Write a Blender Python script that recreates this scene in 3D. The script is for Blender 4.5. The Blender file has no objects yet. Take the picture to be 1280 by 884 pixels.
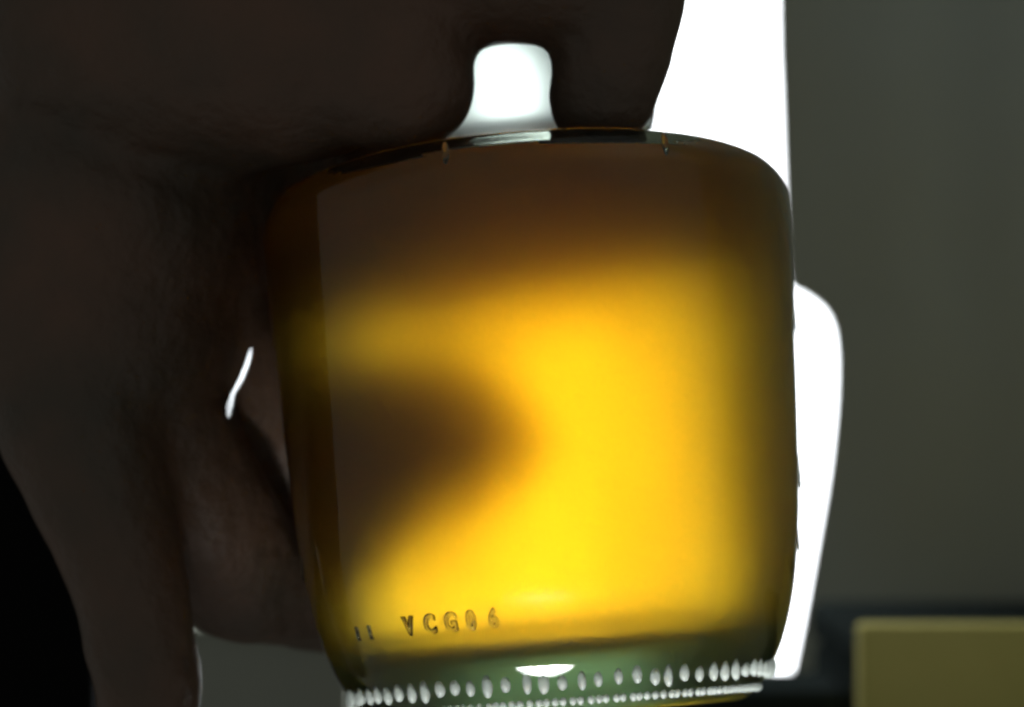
import bpy, bmesh, math, random
from mathutils import Vector, Matrix, noise
random.seed(7)
S = bpy.context.scene
COL = S.collection
MM = 0.001
D0 = 0.30                       # camera to the jar's axis, metres
W0 = 0.1506                     # width of the view at that distance

# ---------------------------------------------------------------- camera, light, exposure
cd = bpy.data.cameras.new("camera"); cam = bpy.data.objects.new("camera", cd); COL.objects.link(cam)
cam.location = (0, -D0, 0); cam.rotation_euler = (math.pi / 2, 0, 0)
cd.sensor_width = 36; cd.lens = 36 * D0 / W0
cd.clip_start = 0.01; cd.clip_end = 50
cd.dof.use_dof = True; cd.dof.focus_distance = 0.266; cd.dof.aperture_fstop = 16
S.camera = cam

w = bpy.data.worlds.new("World"); S.world = w; w.use_nodes = True
bg = w.node_tree.nodes['Background']
bg.inputs[0].default_value = (0.95, 1.0, 0.93, 1); bg.inputs[1].default_value = 0.118

def area(name, loc, target, size, power, color):
    l = bpy.data.lights.new(name, 'AREA'); l.energy = power; l.size = size; l.color = color
    o = bpy.data.objects.new(name, l); COL.objects.link(o); o.location = loc
    o.rotation_euler = (Vector(target) - Vector(loc)).to_track_quat('-Z', 'Y').to_euler()
    return o
area("curtain_fill", (0.9, -0.5, 1.0), (0.3, 0.2, -0.1), 0.9, 0.22, (0.95, 1.0, 0.92))  # fill light added to brighten the curtain side

ll = area("base_glare_fill", (0.009, -0.11, -0.130), (0.014, -0.028, -0.052), 0.080, 0.020, (.95, 1, .98)); ll.data.shape = 'ELLIPSE'; ll.data.size_y = 0.019; ll.data.spread = math.radians(24)  # light added below the view for bead whites and base glare
bl = area("core_fill", (0.0065, 0.070, -0.0240), (0.005, -0.3, -0.0280), 0.006, 0.0039, (.93, .97, 1)); bl.data.shape = 'RECTANGLE'; bl.data.size_y = 0.056; bl.data.spread = math.radians(46)  # light added behind the jar to give the liquid a bright core

S.view_settings.view_transform = 'Standard'; S.view_settings.look = 'None'
S.view_settings.exposure = 0; S.view_settings.gamma = 1
S.cycles.transmission_bounces = 16; S.cycles.max_bounces = 20
S.cycles.glossy_bounces = 8; S.cycles.transparent_max_bounces = 8
S.cycles.filter_width = 3.0
S.cycles.blur_glossy = 0.5

# ---------------------------------------------------------------- helpers
def ray(px, py):
    return Vector(((px - 640) / 1280 * W0 / D0, 1, -(py - 442) / 1280 * W0 / D0))
def P(px, py, Y):               # point at depth Y (metres, jar axis = 0) seen at that place of the photograph
    r = ray(px, py); return Vector((0, -D0, 0)) + r * (Y + D0)

def tag(o, label=None, cat=None, group=None, kind=None):
    if label: o['label'] = label
    if cat: o['category'] = cat
    if group: o['group'] = group
    if kind: o['kind'] = kind
    return o
def link(name, bm, mat, parent=None, smooth=True):
    me = bpy.data.meshes.new(name); bm.to_mesh(me); bm.free()
    for p in me.polygons: p.use_smooth = smooth
    me.materials.append(mat)
    o = bpy.data.objects.new(name, me); COL.objects.link(o)
    if parent: o.parent = parent
    return o
def empty(name, loc, rot=(0, 0, 0)):
    o = bpy.data.objects.new(name, None); COL.objects.link(o); o.location = loc; o.rotation_euler = rot
    o.empty_display_size = 0.01
    return o
def mat(name, color=(.5, .5, .5), rough=.6, **kw):
    m = bpy.data.materials.new(name); m.use_nodes = True
    b = m.node_tree.nodes['Principled BSDF']
    b.inputs['Base Color'].default_value = (*color, 1); b.inputs['Roughness'].default_value = rough
    for k, v in kw.items(): b.inputs[k.replace('_', ' ')].default_value = v
    return m
def vary(m, c1, c2, scale, bump=0.0, bscale=None, stretch=(1, 1, 1), detail=5):
    nt = m.node_tree; N = nt.nodes; L = nt.links; b = N['Principled BSDF']
    tc = N.new('ShaderNodeTexCoord'); mp = N.new('ShaderNodeMapping'); mp.inputs['Scale'].default_value = stretch
    L.new(tc.outputs['Object'], mp.inputs[0])
    n = N.new('ShaderNodeTexNoise'); n.inputs['Scale'].default_value = scale; n.inputs['Detail'].default_value = detail
    L.new(mp.outputs[0], n.inputs['Vector'])
    r = N.new('ShaderNodeValToRGB'); r.color_ramp.elements[0].position = .3; r.color_ramp.elements[1].position = .7
    r.color_ramp.elements[0].color = (*c1, 1); r.color_ramp.elements[1].color = (*c2, 1)
    L.new(n.outputs['Fac'], r.inputs[0]); L.new(r.outputs[0], b.inputs['Base Color'])
    if bump:
        n2 = N.new('ShaderNodeTexNoise'); n2.inputs['Scale'].default_value = bscale or scale * 4; n2.inputs['Detail'].default_value = 6
        L.new(mp.outputs[0], n2.inputs['Vector'])
        bp = N.new('ShaderNodeBump'); bp.inputs['Distance'].default_value = bump; bp.inputs['Strength'].default_value = .8
        L.new(n2.outputs['Fac'], bp.inputs['Height']); L.new(bp.outputs[0], b.inputs['Normal'])
    return m
def box(bm, p0, p1, M=None, bevel=0):
    r = bmesh.ops.create_cube(bm, size=1)
    c = (Vector(p0) + Vector(p1)) / 2; s = Vector(p1) - Vector(p0)
    for v in r['verts']:
        v.co = Vector((v.co.x * s.x, v.co.y * s.y, v.co.z * s.z)) + c
        if M: v.co = M @ v.co
    if bevel:
        es = list({e for v in r['verts'] for e in v.link_edges})
        bmesh.ops.bevel(bm, geom=es, offset=bevel, segments=3, affect='EDGES', profile=.5)
def lathe(bm, prof, n=128, closed=False):
    rings = []
    for (r, z) in prof:
        if r < 1e-6: rings.append([bm.verts.new((0, 0, z))])
        else: rings.append([bm.verts.new((r * math.cos(2 * math.pi * i / n), r * math.sin(2 * math.pi * i / n), z)) for i in range(n)])
    pairs = list(zip(rings, rings[1:])) + ([(rings[-1], rings[0])] if closed else [])
    for a, b in pairs:
        for i in range(n):
            j = (i + 1) % n
            if len(a) == 1 and len(b) == 1: continue
            if len(a) == 1: bm.faces.new((a[0], b[j], b[i]))
            elif len(b) == 1: bm.faces.new((a[i], a[j], b[0]))
            else: bm.faces.new((a[i], a[j], b[j], b[i]))
    bmesh.ops.recalc_face_normals(bm, faces=bm.faces)
def spline(pts, k=6):           # Catmull-Rom through 2-D or 3-D points
    pts = [Vector(p) for p in pts]; out = []
    for i in range(len(pts) - 1):
        p0 = pts[max(i - 1, 0)]; p1 = pts[i]; p2 = pts[i + 1]; p3 = pts[min(i + 2, len(pts) - 1)]
        for t in range(k):
            t /= k
            out.append(.5 * ((2 * p1) + (p2 - p0) * t + (2 * p0 - 5 * p1 + 4 * p2 - p3) * t * t + (3 * p1 - p0 - 3 * p2 + p3) * t ** 3))
    out.append(pts[-1]); return out

# ---------------------------------------------------------------- materials
wall_m = vary(mat("wall_plaster", rough=.85), (.48, .48, .38), (.54, .56, .48), 6, .0006, 120)
black_m = vary(mat("black_lacquer", rough=.9, Specular_IOR_Level=.1), (.002, .002, .002), (.004, .004, .004), 5)
white_m = vary(mat("white_paint", rough=.45), (.70, .72, .74), (.78, .80, .82), 12)
dark_m = vary(mat("dark_slate_paint", rough=1, Specular_IOR_Level=0.0), (.018, .024, .023), (.028, .034, .032), 9)
olive_m = vary(mat("olive_card", rough=1, Specular_IOR_Level=0.05), (.58, .53, .15), (.74, .66, .22), 14, .0003, 90)
cloth_m = vary(mat("curtain_cloth", rough=.95), (.47, .47, .35), (.52, .57, .51), 5, .0004, 500)
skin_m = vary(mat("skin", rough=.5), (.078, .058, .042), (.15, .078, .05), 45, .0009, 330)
nail_m = mat("nail", (.42, .26, .2), .3)
sleeve_m = vary(mat("dark_sleeve", rough=.95), (.03, .03, .022), (.045, .043, .035), 20, .0005, 300)

pane_m = bpy.data.materials.new("daylit_frosted_pane"); pane_m.use_nodes = True
_n = pane_m.node_tree; _n.nodes.clear()
_e = _n.nodes.new('ShaderNodeEmission'); _e.inputs[0].default_value = (.93, .97, 1, 1); _e.inputs[1].default_value = 6.2
_o = _n.nodes.new('ShaderNodeOutputMaterial'); _n.links.new(_e.outputs[0], _o.inputs[0])

def glass(name, color, ior, rough):
    m = bpy.data.materials.new(name); m.use_nodes = True; nt = m.node_tree; nt.nodes.clear()
    g = nt.nodes.new('ShaderNodeBsdfGlass'); g.inputs['Color'].default_value = (*color, 1)
    g.inputs['IOR'].default_value = ior; g.inputs['Roughness'].default_value = rough
    o = nt.nodes.new('ShaderNodeOutputMaterial'); nt.links.new(g.outputs[0], o.inputs[0])
    return m, g, o
glass_m, _, go = glass("clear_glass", (.985, 1, .99), 1.5, .0)
ga = glass_m.node_tree.nodes.new('ShaderNodeVolumeAbsorption'); ga.inputs[0].default_value = (.40, .50, .36, 1); ga.inputs[1].default_value = 95
glass_m.node_tree.links.new(ga.outputs[0], go.inputs['Volume'])
frost_m, _, _ = glass("ground_neck_glass", (.93, .96, .94), 1.5, .3)
bead_m, bg_, bo_ = glass("glint_bead_glass", (1, 1, 1), 1.5, .25)  # glass mixed with white: the beads' window glints put into their colour
bt = bead_m.node_tree.nodes.new('ShaderNodeBsdfTranslucent'); bt.inputs[0].default_value = (.9, .93, .9, 1)
bd = bead_m.node_tree.nodes.new('ShaderNodeBsdfDiffuse'); bd.inputs[0].default_value = (.85, .9, .86, 1)
m1 = bead_m.node_tree.nodes.new('ShaderNodeMixShader'); m2 = bead_m.node_tree.nodes.new('ShaderNodeMixShader'); m2.inputs[0].default_value = .5
bead_m.node_tree.links.new(bt.outputs[0], m1.inputs[1]); bead_m.node_tree.links.new(bd.outputs[0], m1.inputs[2])
bead_m.node_tree.links.new(bg_.outputs[0], m2.inputs[1]); bead_m.node_tree.links.new(m1.outputs[0], m2.inputs[2])
bead_m.node_tree.links.new(m2.outputs[0], bo_.inputs['Surface'])
drop_m, _, _ = glass("glint_drop", (1, 1, 1), 1.33, .0)
liq_m, lg, lo = glass("amber_liquid", (1, 1, 1), 1.30, .37)
la = liq_m.node_tree.nodes.new('ShaderNodeVolumeAbsorption'); la.inputs[0].default_value = (.95, .77, .0, 1); la.inputs[1].default_value = 105
ls = liq_m.node_tree.nodes.new('ShaderNodeVolumeScatter'); ls.inputs['Color'].default_value = (1, .72, .12, 1); ls.inputs['Density'].default_value = 19; ls.inputs['Anisotropy'].default_value = .6
lx = liq_m.node_tree.nodes.new('ShaderNodeAddShader')
liq_m.node_tree.links.new(la.outputs[0], lx.inputs[0]); liq_m.node_tree.links.new(ls.outputs[0], lx.inputs[1])
liq_m.node_tree.links.new(lx.outputs[0], lo.inputs['Volume'])
S.cycles.volume_bounces = 3

# ---------------------------------------------------------------- the room behind: an angled wall with a daylit window
A = Vector((0.100, 0.45, 0)); U = Vector((.222, -.166, 0)).normalized(); Wd = Vector((-.166, -.222, 0)).normalized()
if Wd.y > 0: Wd = -Wd
WM = Matrix(((U.x, Wd.x, 0, A.x), (U.y, Wd.y, 0, A.y), (0, 0, 1, 0), (0, 0, 0, 1)))   # (u, toward the room, z) -> world
def hit(px, py, off=0.0):       # wall coordinates (u, z) where a line of sight meets the plane off metres in front of the wall
    r = ray(px, py); c = Vector((0, -D0, 0))
    t = ((A + Wd * off) - c).dot(Wd) / r.dot(Wd); q = c + r * t
    return (q - A).dot(U), q.z
u0 = hit(262, 600)[0]; u1 = hit(1075, 600)[0]; zs = hit(980, 886)[1]; zt = 0.62
ULO, UHI = -1.1, 1.0; ZLO, ZHI = -.75, 1.3
bm = bmesh.new()
for a, b in (((ULO, -.06, ZLO), (u0, 0, ZHI)), ((u1, -.06, ZLO), (UHI, 0, ZHI)), ((u0, -.06, ZLO), (u1, 0, zs - .012)), ((u0, -.06, zt), (u1, 0, ZHI))):
    box(bm, a, b, WM)
tag(link("wall", bm, wall_m, smooth=False), kind='structure')
win = empty("window", WM @ Vector(((u0 + u1) / 2, 0, zs)))
tag(win, "tall blown-out white daylit window behind the amber jar", "window")
def wpart(name, a, b, m, bevel=.001, label=None):
    bm = bmesh.new(); box(bm, a, b, WM, bevel); o = link(name, bm, m, smooth=False)
    o.parent = win; o.matrix_parent_inverse = Matrix.Translation(-win.location)
    if label: o['label'] = label
    return o
wpart("pane", (u0 + .002, -.035, zs - .006), (u1 - .002, -.030, zt - .002), pane_m, 0)
wpart("sill", (u0 - .01, -.0285, zs - .0115), (u1 + .01, .006, zs - .0035), wall_m)
wpart("frame", (u0 + .001, -.028, zs - .003), (u0 + .012, -.004, zt - .004), white_m)
wpart("frame", (u1 - .012, -.028, zs - .003), (u1 - .001, -.004, zt - .004), white_m)
wpart("frame", (u0 + .013, -.028, zt - .02), (u1 - .013, -.004, zt - .003), white_m)

bx0, bx1 = hit(120, 800, .03)[0], hit(440, 800, .03)[0]; bzt = hit(300, 785, .03)[1]
gb = bpy.data.objects.new("infill", None); COL.objects.link(gb); gb.location = WM @ Vector(((bx0 + bx1) / 2, .02, bzt - .2))  # added block standing for wall, covers the lowered window
tag(gb, "added grey-green carton below the hand, left of the jar's base", "infill")
for nm, a, b in (("body", (bx0, .006, bzt - .2), (bx1, .03, bzt - .004)), ("cap", (bx0 - .001, .0062, bzt - .0038), (bx1 + .001, .0315, bzt))):
    bm = bmesh.new(); box(bm, a, b, WM, .0008); o = link(nm, bm, wall_m, smooth=False); o.parent = gb; o.matrix_parent_inverse = Matrix.Translation(-gb.location)

# curtain: hangs in front of the window's right side, its edge nipped in at half height
edge = [(970, -500), (974, 0), (977, 110), (981, 225), (985, 330), (990, 358), (1010, 370), (1035, 392), (1046, 430), (1046, 500), (1037, 590), (1022, 680), (1006, 770), (994, 830), (984, 884), (985, 980), (975, 1100)]
eg = [hit(x, y, .03) for x, y in edge]; eg = [Vector((a, b)) for a, b in eg]
eg = spline(eg, 5)
def edge_u(z):
    for a, b in zip(eg, eg[1:]):
        if b.y <= z <= a.y: return a.x + (b.x - a.x) * (a.y - z) / max(a.y - b.y, 1e-9)
    return eg[0].x if z > eg[0].y else eg[-1].x
zq = sorted({round(v.y, 5) for v in eg} | {eg[0].y + .4, eg[-1].y - .25}, reverse=True)
bm = bmesh.new(); rows = []
NU = 150
for z in zq:
    e = edge_u(z); row = []
    for i in range(NU + 1):
        t = i / NU; u = e + (.78 - e) * t ** 1.3
        fold = .003 * math.sin(u * 55 + 1.2 * math.sin(z * 4)) + .0015 * math.sin(u * 128 + z * 6)
        d = .030 + fold * min(1, (u - e) / .05) + .006 * noise.noise(Vector((u * 7, z * 5, 0)))*min(1,(u-e)/.05)
        row.append(bm.verts.new(WM @ Vector((u, d, z))))
    rows.append(row)
for a, b in zip(rows, rows[1:]):
    for i in range(NU): bm.faces.new((a[i], a[i + 1], b[i + 1], b[i]))
cur = link("curtain", bm, cloth_m)
so = cur.modifiers.new("thick", 'SOLIDIFY'); so.thickness = .0022
tag(cur, "grey-green cloth curtain hanging right of the jar beside the bright window", "curtain")

# black cabinet on the left
bm = bmesh.new()
c0 = P(-900, 442, .30); c1 = P(150, 442, .30)
cab = empty("cabinet", ((c0.x + c1.x) / 2, .34, ZLO)); tag(cab, "black cabinet in the shadow left of the hand", "cabinet")
def cpart(name, a, b, m=black_m):
    bm = bmesh.new(); box(bm, a, b, None, .002); o = link(name, bm, m, smooth=False); o.parent = cab
    o.matrix_parent_inverse = Matrix.Translation(-cab.location); return o
cpart("body", (c0.x, .302, ZLO), (c1.x, .42, .9))
hw = (c1.x - c0.x) / 2
cpart("door", (c0.x + .004, .286, ZLO + .05), (c0.x + hw - .003, .3, .88)); cpart("door", (c0.x + hw + .003, .286, ZLO + .05), (c1.x - .004, .3, .88))

# dark sideboard low on the right with an olive box on it
sb0 = P(1020, 800, .33); ztop = P(1100, 797, .255).z
sb = empty("sideboard", (sb0.x + .2, .36, ZLO)); tag(sb, "dark sideboard under the curtain at the lower right", "sideboard")
def spart(name, a, b, m=dark_m):
    bm = bmesh.new(); box(bm, a, b, None, .003); o = link(name, bm, m, smooth=False); o.parent = sb
    o.matrix_parent_inverse = Matrix.Translation(-sb.location); return o
spart("top", (sb0.x - .0005, .255, ztop - .012), (sb0.x + .42, .34, ztop))
spart("body", (sb0.x, .262, ZLO), (sb0.x + .41, .338, ztop - .0125))
spart("lower_shelf", (P(700, 0, .262).x, .262, P(0, 884, .25).z - .03), (sb0.x - .0005, .30, P(0, 864, .262).z))
ox = P(1076, 800, .20).x
bm = bmesh.new(); box(bm, (ox, .20, P(0, 990, .2).z), (ox + .16, .208, P(0, 782, .20).z), None, .0015)
tag(link("storage_box", bm, olive_m, smooth=False), "olive yellow box in front of the dark sideboard at the lower right", "box")
bm = bmesh.new(); box(bm, (ox - .03, .17, P(0, 990, .2).z - .02), (ox + .3, .254, P(0, 990, .2).z - .0005), None, .003)
tag(link("shelf", bm, dark_m, smooth=False), "dark shelf board under the olive yellow box", "shelf")

# ---------------------------------------------------------------- the jar
JROT = (math.radians(-9.5), math.radians(-4.2), 0)
jar = empty("glass_jar", (0, 0, 0), JROT)
tag(jar, "clear glass jar of amber liquid held up against the window", "jar")
JC = Vector((4.4 * MM, 0, -12.4 * MM))
RM = jar.rotation_euler.to_matrix()
jar.location = JC - RM @ Vector((0, 0, 39.5 * MM))
outer = [(0, 6.2), (8, 5.7), (15, 4.0), (20, 1.8), (22.8, .5), (25, 0), (27.3, .9), (29.8, 3.6), (32.4, 8.0), (34.6, 15), (36.3, 25), (37.4, 38), (38.3, 54), (39.1, 69), (38.8, 73.2), (36.6, 76), (31.5, 77), (26, 78.2), (22.0, 80.2), (20.2, 84), (20.0, 90), (21.2, 97), (23.4, 104), (25, 112), (25.4, 122)]
inner = [(22.8, 122), (22.6, 112), (21.2, 104), (19.2, 97), (18.0, 90), (18.0, 84.5), (19.8, 79.0), (26, 76.6), (31.4, 75.0), (34.6, 71.8), (34.6, 63), (33.2, 50), (32.8, 34), (31.6, 22), (29.4, 14.5), (25.5, 10.4), (18, 9.2), (0, 9.8)]
outer = [(a, b - max(0, .5 * (1 - b / 30))) for a, b in outer]
po = [(v.x * MM, v.y * MM) for v in spline(outer, 5)]; pi_ = [(v.x * MM, v.y * MM) for v in spline(inner, 5)]
po[0] = (0, po[0][1]); pi_[-1] = (0, pi_[-1][1])
bm = bmesh.new(); lathe(bm, po + pi_, 160)
for v in bm.verts:              # hand-blown unevenness of the wall
    r = math.hypot(v.co.x, v.co.y)
    if r > 5 * MM:
        k = 1 + .0055 * noise.noise(v.co * 45) + .0012 * noise.noise(v.co * 160); v.co.x *= k; v.co.y *= k
body = link("body", bm, glass_m, jar); body.data.materials.append(frost_m)
for p in body.data.polygons:
    if p.center.z > 77.6 * MM: p.material_index = 1

# liquid: fills the cavity (0.25 mm into the glass) up to a level surface
bm = bmesh.new(); li = [(max(0, a + (.25 * MM if a > 0 else 0)), b - .2 * MM) for a, b in pi_]
lathe(bm, [(0, 123 * MM)] + li, 128)
Rinv = RM.transposed(); up = Rinv @ Vector((0, 0, 1))
bmesh.ops.bisect_plane(bm, geom=bm.verts[:] + bm.edges[:] + bm.faces[:], plane_co=Vector((0, 0, 80.5 * MM)), plane_no=up, clear_outer=True)
be = [e for e in bm.edges if e.is_boundary]
bmesh.ops.contextual_create(bm, geom=be)
bmesh.ops.recalc_face_normals(bm, faces=bm.faces)
liq = link("liquid", bm, liq_m, jar)
for p in liq.data.polygons:
    if len(p.vertices) > 10: p.use_smooth = False

def surf(th, z, off=0.0):       # point on the jar's outside (th = azimuth, 0 = towards the camera, + = right)
    z_ = z * MM; r = 37 * MM
    for a, b in zip(po, po[1:]):
        if a[1] <= z_ <= b[1] and b[0] > 20 * MM:
            r = a[0] + (b[0] - a[0]) * (z_ - a[1]) / max(b[1] - a[1], 1e-9); break
    r += off
    return Vector((r * math.sin(th), -r * math.cos(th), z_))
# knurled heel: a ring of small raised beads and a second, finer ring beneath
bm = bmesh.new()
NK = 78
for k in range(NK):
    th = 2 * math.pi * (k + random.uniform(-.12, .12)) / NK
    z = 3.9 + random.uniform(-.25, .25); c = surf(th, z)
    Rm = Matrix.Rotation(th, 4, 'Z')
    r = bmesh.ops.create_icosphere(bm, subdivisions=2, radius=1)
    sz = (random.uniform(.55, .75) * MM, .7 * MM, random.uniform(1.0, 1.7) * MM)
    for v in r['verts']:
        v.co = Rm @ Vector((v.co.x * sz[0], v.co.y * sz[1], v.co.z * sz[2])); v.co += c
for k in range(NK * 2):
    th = 2 * math.pi * (k + random.uniform(-.2, .2)) / NK / 2; c = surf(th, 1.3)
    Rm = Matrix.Rotation(th + random.uniform(-.5, .5), 4, 'Z')
    r = bmesh.ops.create_icosphere(bm, subdivisions=1, radius=1)
    for v in r['verts']:
        v.co = Rm @ Vector((v.co.x * .55 * MM, v.co.y * .6 * MM, v.co.z * .7 * MM)); v.co += c
kn = link("knurling", bm, glass_m, jar); kn['kind'] = 'stuff'; kn.data.materials[0] = bead_m; kn['label'] = "ring of small moulded beads round the heel"

# moulded characters low on the left
def emboss(ch, th, z, size, mirror=False):
    cu = bpy.data.curves.new("t", 'FONT'); cu.body = ch; cu.size = 1; cu.extrude = .10; cu.bevel_depth = .045; cu.bevel_resolution = 2
    cu.align_x = 'CENTER'; cu.resolution_u = 6
    o = bpy.data.objects.new("t", cu); COL.objects.link(o)
    me = bpy.data.meshes.new_from_object(o.evaluated_get(bpy.context.evaluated_depsgraph_get()))
    bpy.data.objects.remove(o)
    bm = bmesh.new(); bm.from_mesh(me)
    for v in bm.verts:
        x = v.co.x * size * .8; y = v.co.y * size * 1.0; d = v.co.z * 2.6
        v.co = surf(th + x * MM / (37 * MM), z + y, d * MM)
    return link("moulded_mark", bm, glass_m, jar)
for ch, px in (("V", 492), ("C", 519), ("G", 545), ("0", 570), ("6", 597), ("i", 423), ("i", 440)):
    x = (px - 676) / 8.6 / 37.2
    emboss(ch, math.asin(x), 11.4, 3.3 if ch != "i" else 2.6)
for px in (575, 802):           # small mould ticks on the shoulder
    bm = bmesh.new(); th = math.asin((px - 655) / 8.6 / 35)
    c = surf(th, 73.5); r = bmesh.ops.create_icosphere(bm, subdivisions=2, radius=1)
    for v in r['verts']: v.co = Vector((v.co.x * .5 * MM, v.co.y * .6 * MM, v.co.z * 1.7 * MM)) + c
    link("mould_tick", bm, glass_m, jar)

for th, z, h in ((82, 31, 4.2), (80, 21.5, 2.6), (84, 56, 8), (-80, 23, 2.4)):     # long ribs added to give streaks like window reflections
    bm = bmesh.new(); th = math.radians(th); c = surf(th, z); r = bmesh.ops.create_icosphere(bm, subdivisions=3, radius=1)
    Rm = Matrix.Rotation(th, 4, 'Z')
    for v in r['verts']: v.co = Rm @ Vector((v.co.x * 1.3 * MM, v.co.y * .22 * MM, v.co.z * h * MM)) + c
    link("streak_rib", bm, glass_m, jar)

# ---------------------------------------------------------------- the hand (one continuous body, seen in near darkness)
chains = []; tips = []
def chain(pts): chains.append([(P(x, y, Y * MM), r * MM) for x, y, Y, r in pts])
# forearm / wrist from upper left, palm left of and behind the neck
chain([(-330, -420, 40, 34), (-140, -190, 32, 31), (40, 20, 26, 30), (150, 120, 24, 30)])
chain([(120, 60, 28, 28), (300, 60, 40, 22), (440, 60, 50, 17)])
chain([(150, 130, 22, 29), (120, 290, 12, 27), (110, 400, 8, 23)])
chain([(150, 120, 24, 26), (250, 220, 30, 22), (270, 300, 30, 18)])
# thumb: across the back of the neck, its tip bent down on the right
chain([(330, -20, 50, 15), (470, -60, 54, 12), (620, -10, 56, 10.5), (725, 10, 54, 10.4), (748, 80, 52, 10.6), (750, 140, 51, 10.2)])
chain([(700, -110, 55, 13), (620, -120, 55, 15), (450, -90, 52, 16), (200, -60, 45, 20)])
# in front of the neck: thumb pad from the left, index knuckle hooked over on the right
chain([(180, 10, 5, 28), (370, 30, -12, 20), (480, 75, -20, 12.5), (515, 108, -22, 9)])
chain([(370, -60, -10, 24), (560, -85, -18, 16), (700, -60, -22, 13), (778, -10, -22, 9), (768, 60, -21, 8.2), (752, 118, -20, 7.6)])
# web between thumb and index
chain([(430, 60, 50, 13), (500, 60, 54, 9.5), (535, 120, 54, 10)])
chain([(725, 50, 54, 9), (735, 150, 54, 9)])
chain([(700, 238, 52, 7), (600, 238, 53, 7), (480, 205, 50, 12)])
chain([(320, 430, 38, 15), (385, 425, 47, 12.5), (420, 430, 50, 8)])  # mass added behind the jar to darken the liquid's left side
chain([(400, 740, 42, 11), (445, 768, 47, 8)])  # lump added to darken the liquid at lower left
# index: behind the shoulder
chain([(230, 200, 30, 16), (350, 320, 42, 18), (480, 325, 51, 14), (640, 312, 53, 11.5), (800, 292, 54, 10), (880, 285, 52, 8.8)])
tips.append(chains[-1])
# middle: behind the body, tip near its centre line
chain([(170, 330, 12, 16), (250, 420, 18, 12.5), (315, 525, 30, 10.2), (420, 570, 43, 16.5), (510, 560, 48.5, 13.5), (584, 552, 49, 13.5)])
tips.append(chains[-1])
# ring: curled short beside the body
chain([(110, 390, 6, 15), (190, 530, 8, 12), (255, 650, 14, 11.5), (300, 718, 24, 10.8), (415, 728, 42, 11.8), (490, 675, 46, 11.5), (562, 618, 49, 10)])
tips.append(chains[-1])
# little: hanging down at the left
chain([(70, 430, 0, 14), (120, 600, -4, 10.5), (165, 740, -5, 8.6), (185, 850, -4, 7.8), (190, 960, 0, 6.8)])
tips.append(chains[-1])
hand_c = P(150, 120, .024)
bm = bmesh.new()
def capsule(bm, a, ra, b, rb):
    d = (b - a); L = d.length
    M = d.to_track_quat('Z', 'X').to_matrix().to_4x4(); M.translation = a
    prof = []
    n = 6
    for i in range(n + 1):
        t = -math.pi / 2 + math.pi / 2 * i / n; prof.append((ra * math.cos(t), ra * math.sin(t)))
    for i in range(n + 1):
        t = math.pi / 2 * i / n; prof.append((rb * math.cos(t), L + rb * math.sin(t)))
    prof[0] = (0, -ra); prof[-1] = (0, L + rb)
    b2 = bmesh.new(); lathe(b2, prof, 20); b2.transform(M)
    me = bpy.data.meshes.new("c"); b2.to_mesh(me); b2.free(); bm.from_mesh(me); bpy.data.meshes.remove(me)
for ch in chains:
    for (a, ra), (b, rb) in zip(ch, ch[1:]): capsule(bm, a - hand_c, ra, b - hand_c, rb)
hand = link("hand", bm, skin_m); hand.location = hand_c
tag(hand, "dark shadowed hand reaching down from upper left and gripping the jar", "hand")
rm = hand.modifiers.new("join", 'REMESH'); rm.mode = 'VOXEL'; rm.voxel_size = .0012; rm.use_smooth_shade = True
sm = hand.modifiers.new("soft", 'SMOOTH'); sm.factor = .6; sm.iterations = 14
tx = bpy.data.textures.new("creases", 'CLOUDS'); tx.noise_scale = .012
dp = hand.modifiers.new("creases", 'DISPLACE'); dp.texture = tx; dp.strength = .0012
def nail(ch, back):
    (a, ra), (b, rb) = ch[-2], ch[-1]
    ax = (b - a).normalized(); n = (back - ax * back.dot(ax)).normalized(); s = ax.cross(n)
    bm = bmesh.new(); r = bmesh.ops.create_uvsphere(bm, u_segments=16, v_segments=10, radius=1)
    for v in r['verts']:
        v.co = (b - hand_c) + ax * (v.co.x * rb * .75 + rb * .25) + s * v.co.y * rb * .62 + n * (v.co.z * rb * .16 + rb * .86)
    link("nail", bm, nail_m, hand)
for ch in tips: nail(ch, Vector((0, 1, .1)))

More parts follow.
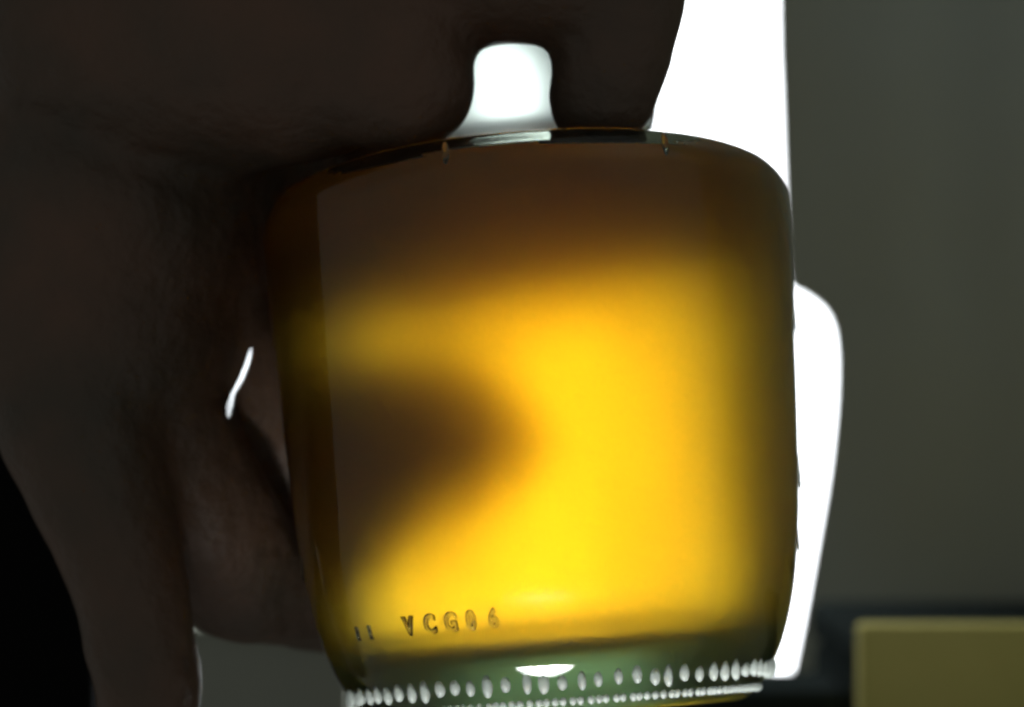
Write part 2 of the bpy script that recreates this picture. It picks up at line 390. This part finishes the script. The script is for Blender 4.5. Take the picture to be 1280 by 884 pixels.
# the narrow gap between the palm's edge and the middle finger: opened right through, wider at the back
bpy.context.view_layer.update()
me = bpy.data.meshes.new_from_object(hand.evaluated_get(bpy.context.evaluated_depsgraph_get()))
hand.modifiers.clear(); hand.data = me
slit = [(314, 436, .25), (309, 455, .5), (301, 475, .55), (292, 492, .6), (288, 508, 1.0), (287, 522, .45)]
bm = bmesh.new(); rr = []
for Y, k in ((-40, 1), (15, 1), (75, 2.0)):
    L_ = [P(x - 4.2 * w_ * k, y, Y * MM) - hand_c for x, y, w_ in slit]; R_ = [P(x + 4.2 * w_ * k, y, Y * MM) - hand_c for x, y, w_ in slit]
    rr.append([bm.verts.new(q) for q in L_ + R_[::-1]])
n_ = len(rr[0])
for a, b in zip(rr, rr[1:]):
    for i in range(n_): bm.faces.new((a[i], a[(i + 1) % n_], b[(i + 1) % n_], b[i]))
bm.faces.new(rr[0]); bm.faces.new(rr[-1]); bmesh.ops.triangulate(bm, faces=bm.faces[:]); bmesh.ops.recalc_face_normals(bm, faces=bm.faces)
cut = link("cutter", bm, skin_m, smooth=True); cut.location = hand_c
bo = hand.modifiers.new("gap", 'BOOLEAN'); bo.operation = 'DIFFERENCE'; bo.object = cut; bo.solver = 'EXACT'
bpy.context.view_layer.update()
me = bpy.data.meshes.new_from_object(hand.evaluated_get(bpy.context.evaluated_depsgraph_get()))
hand.modifiers.clear(); hand.data = me
bpy.data.objects.remove(cut)

# ---------------------------------------------------------------- clear drops added to stand for small glints of the window
def drop(px, py, Y, w_, h_, ang, label):
    bm = bmesh.new(); r = bmesh.ops.create_icosphere(bm, subdivisions=3, radius=1)
    for v in r['verts']:
        taper = 1 - .25 * v.co.z
        v.co = Vector((v.co.x * w_ * taper, v.co.y * w_ * taper, v.co.z * h_)) * MM
    o = link("glint_drop", bm, drop_m); o.location = P(px, py, Y * MM); o.rotation_euler = (0, math.radians(ang), 0)
    tag(o, label, "water drop", "glint drops left of the jar's base"); return o

drop(318, 797, 20, .35, .9, 0, "tiny added glint drop in front of the grey patch left of the jar's base")
drop(232, 831, -8, .5, 1.1, -8, "small added glint drop on the edge of the lowest finger")
drop(234, 873, -8, .45, 1.3, 4, "lowest added glint drop, on the finger at the bottom of the picture")
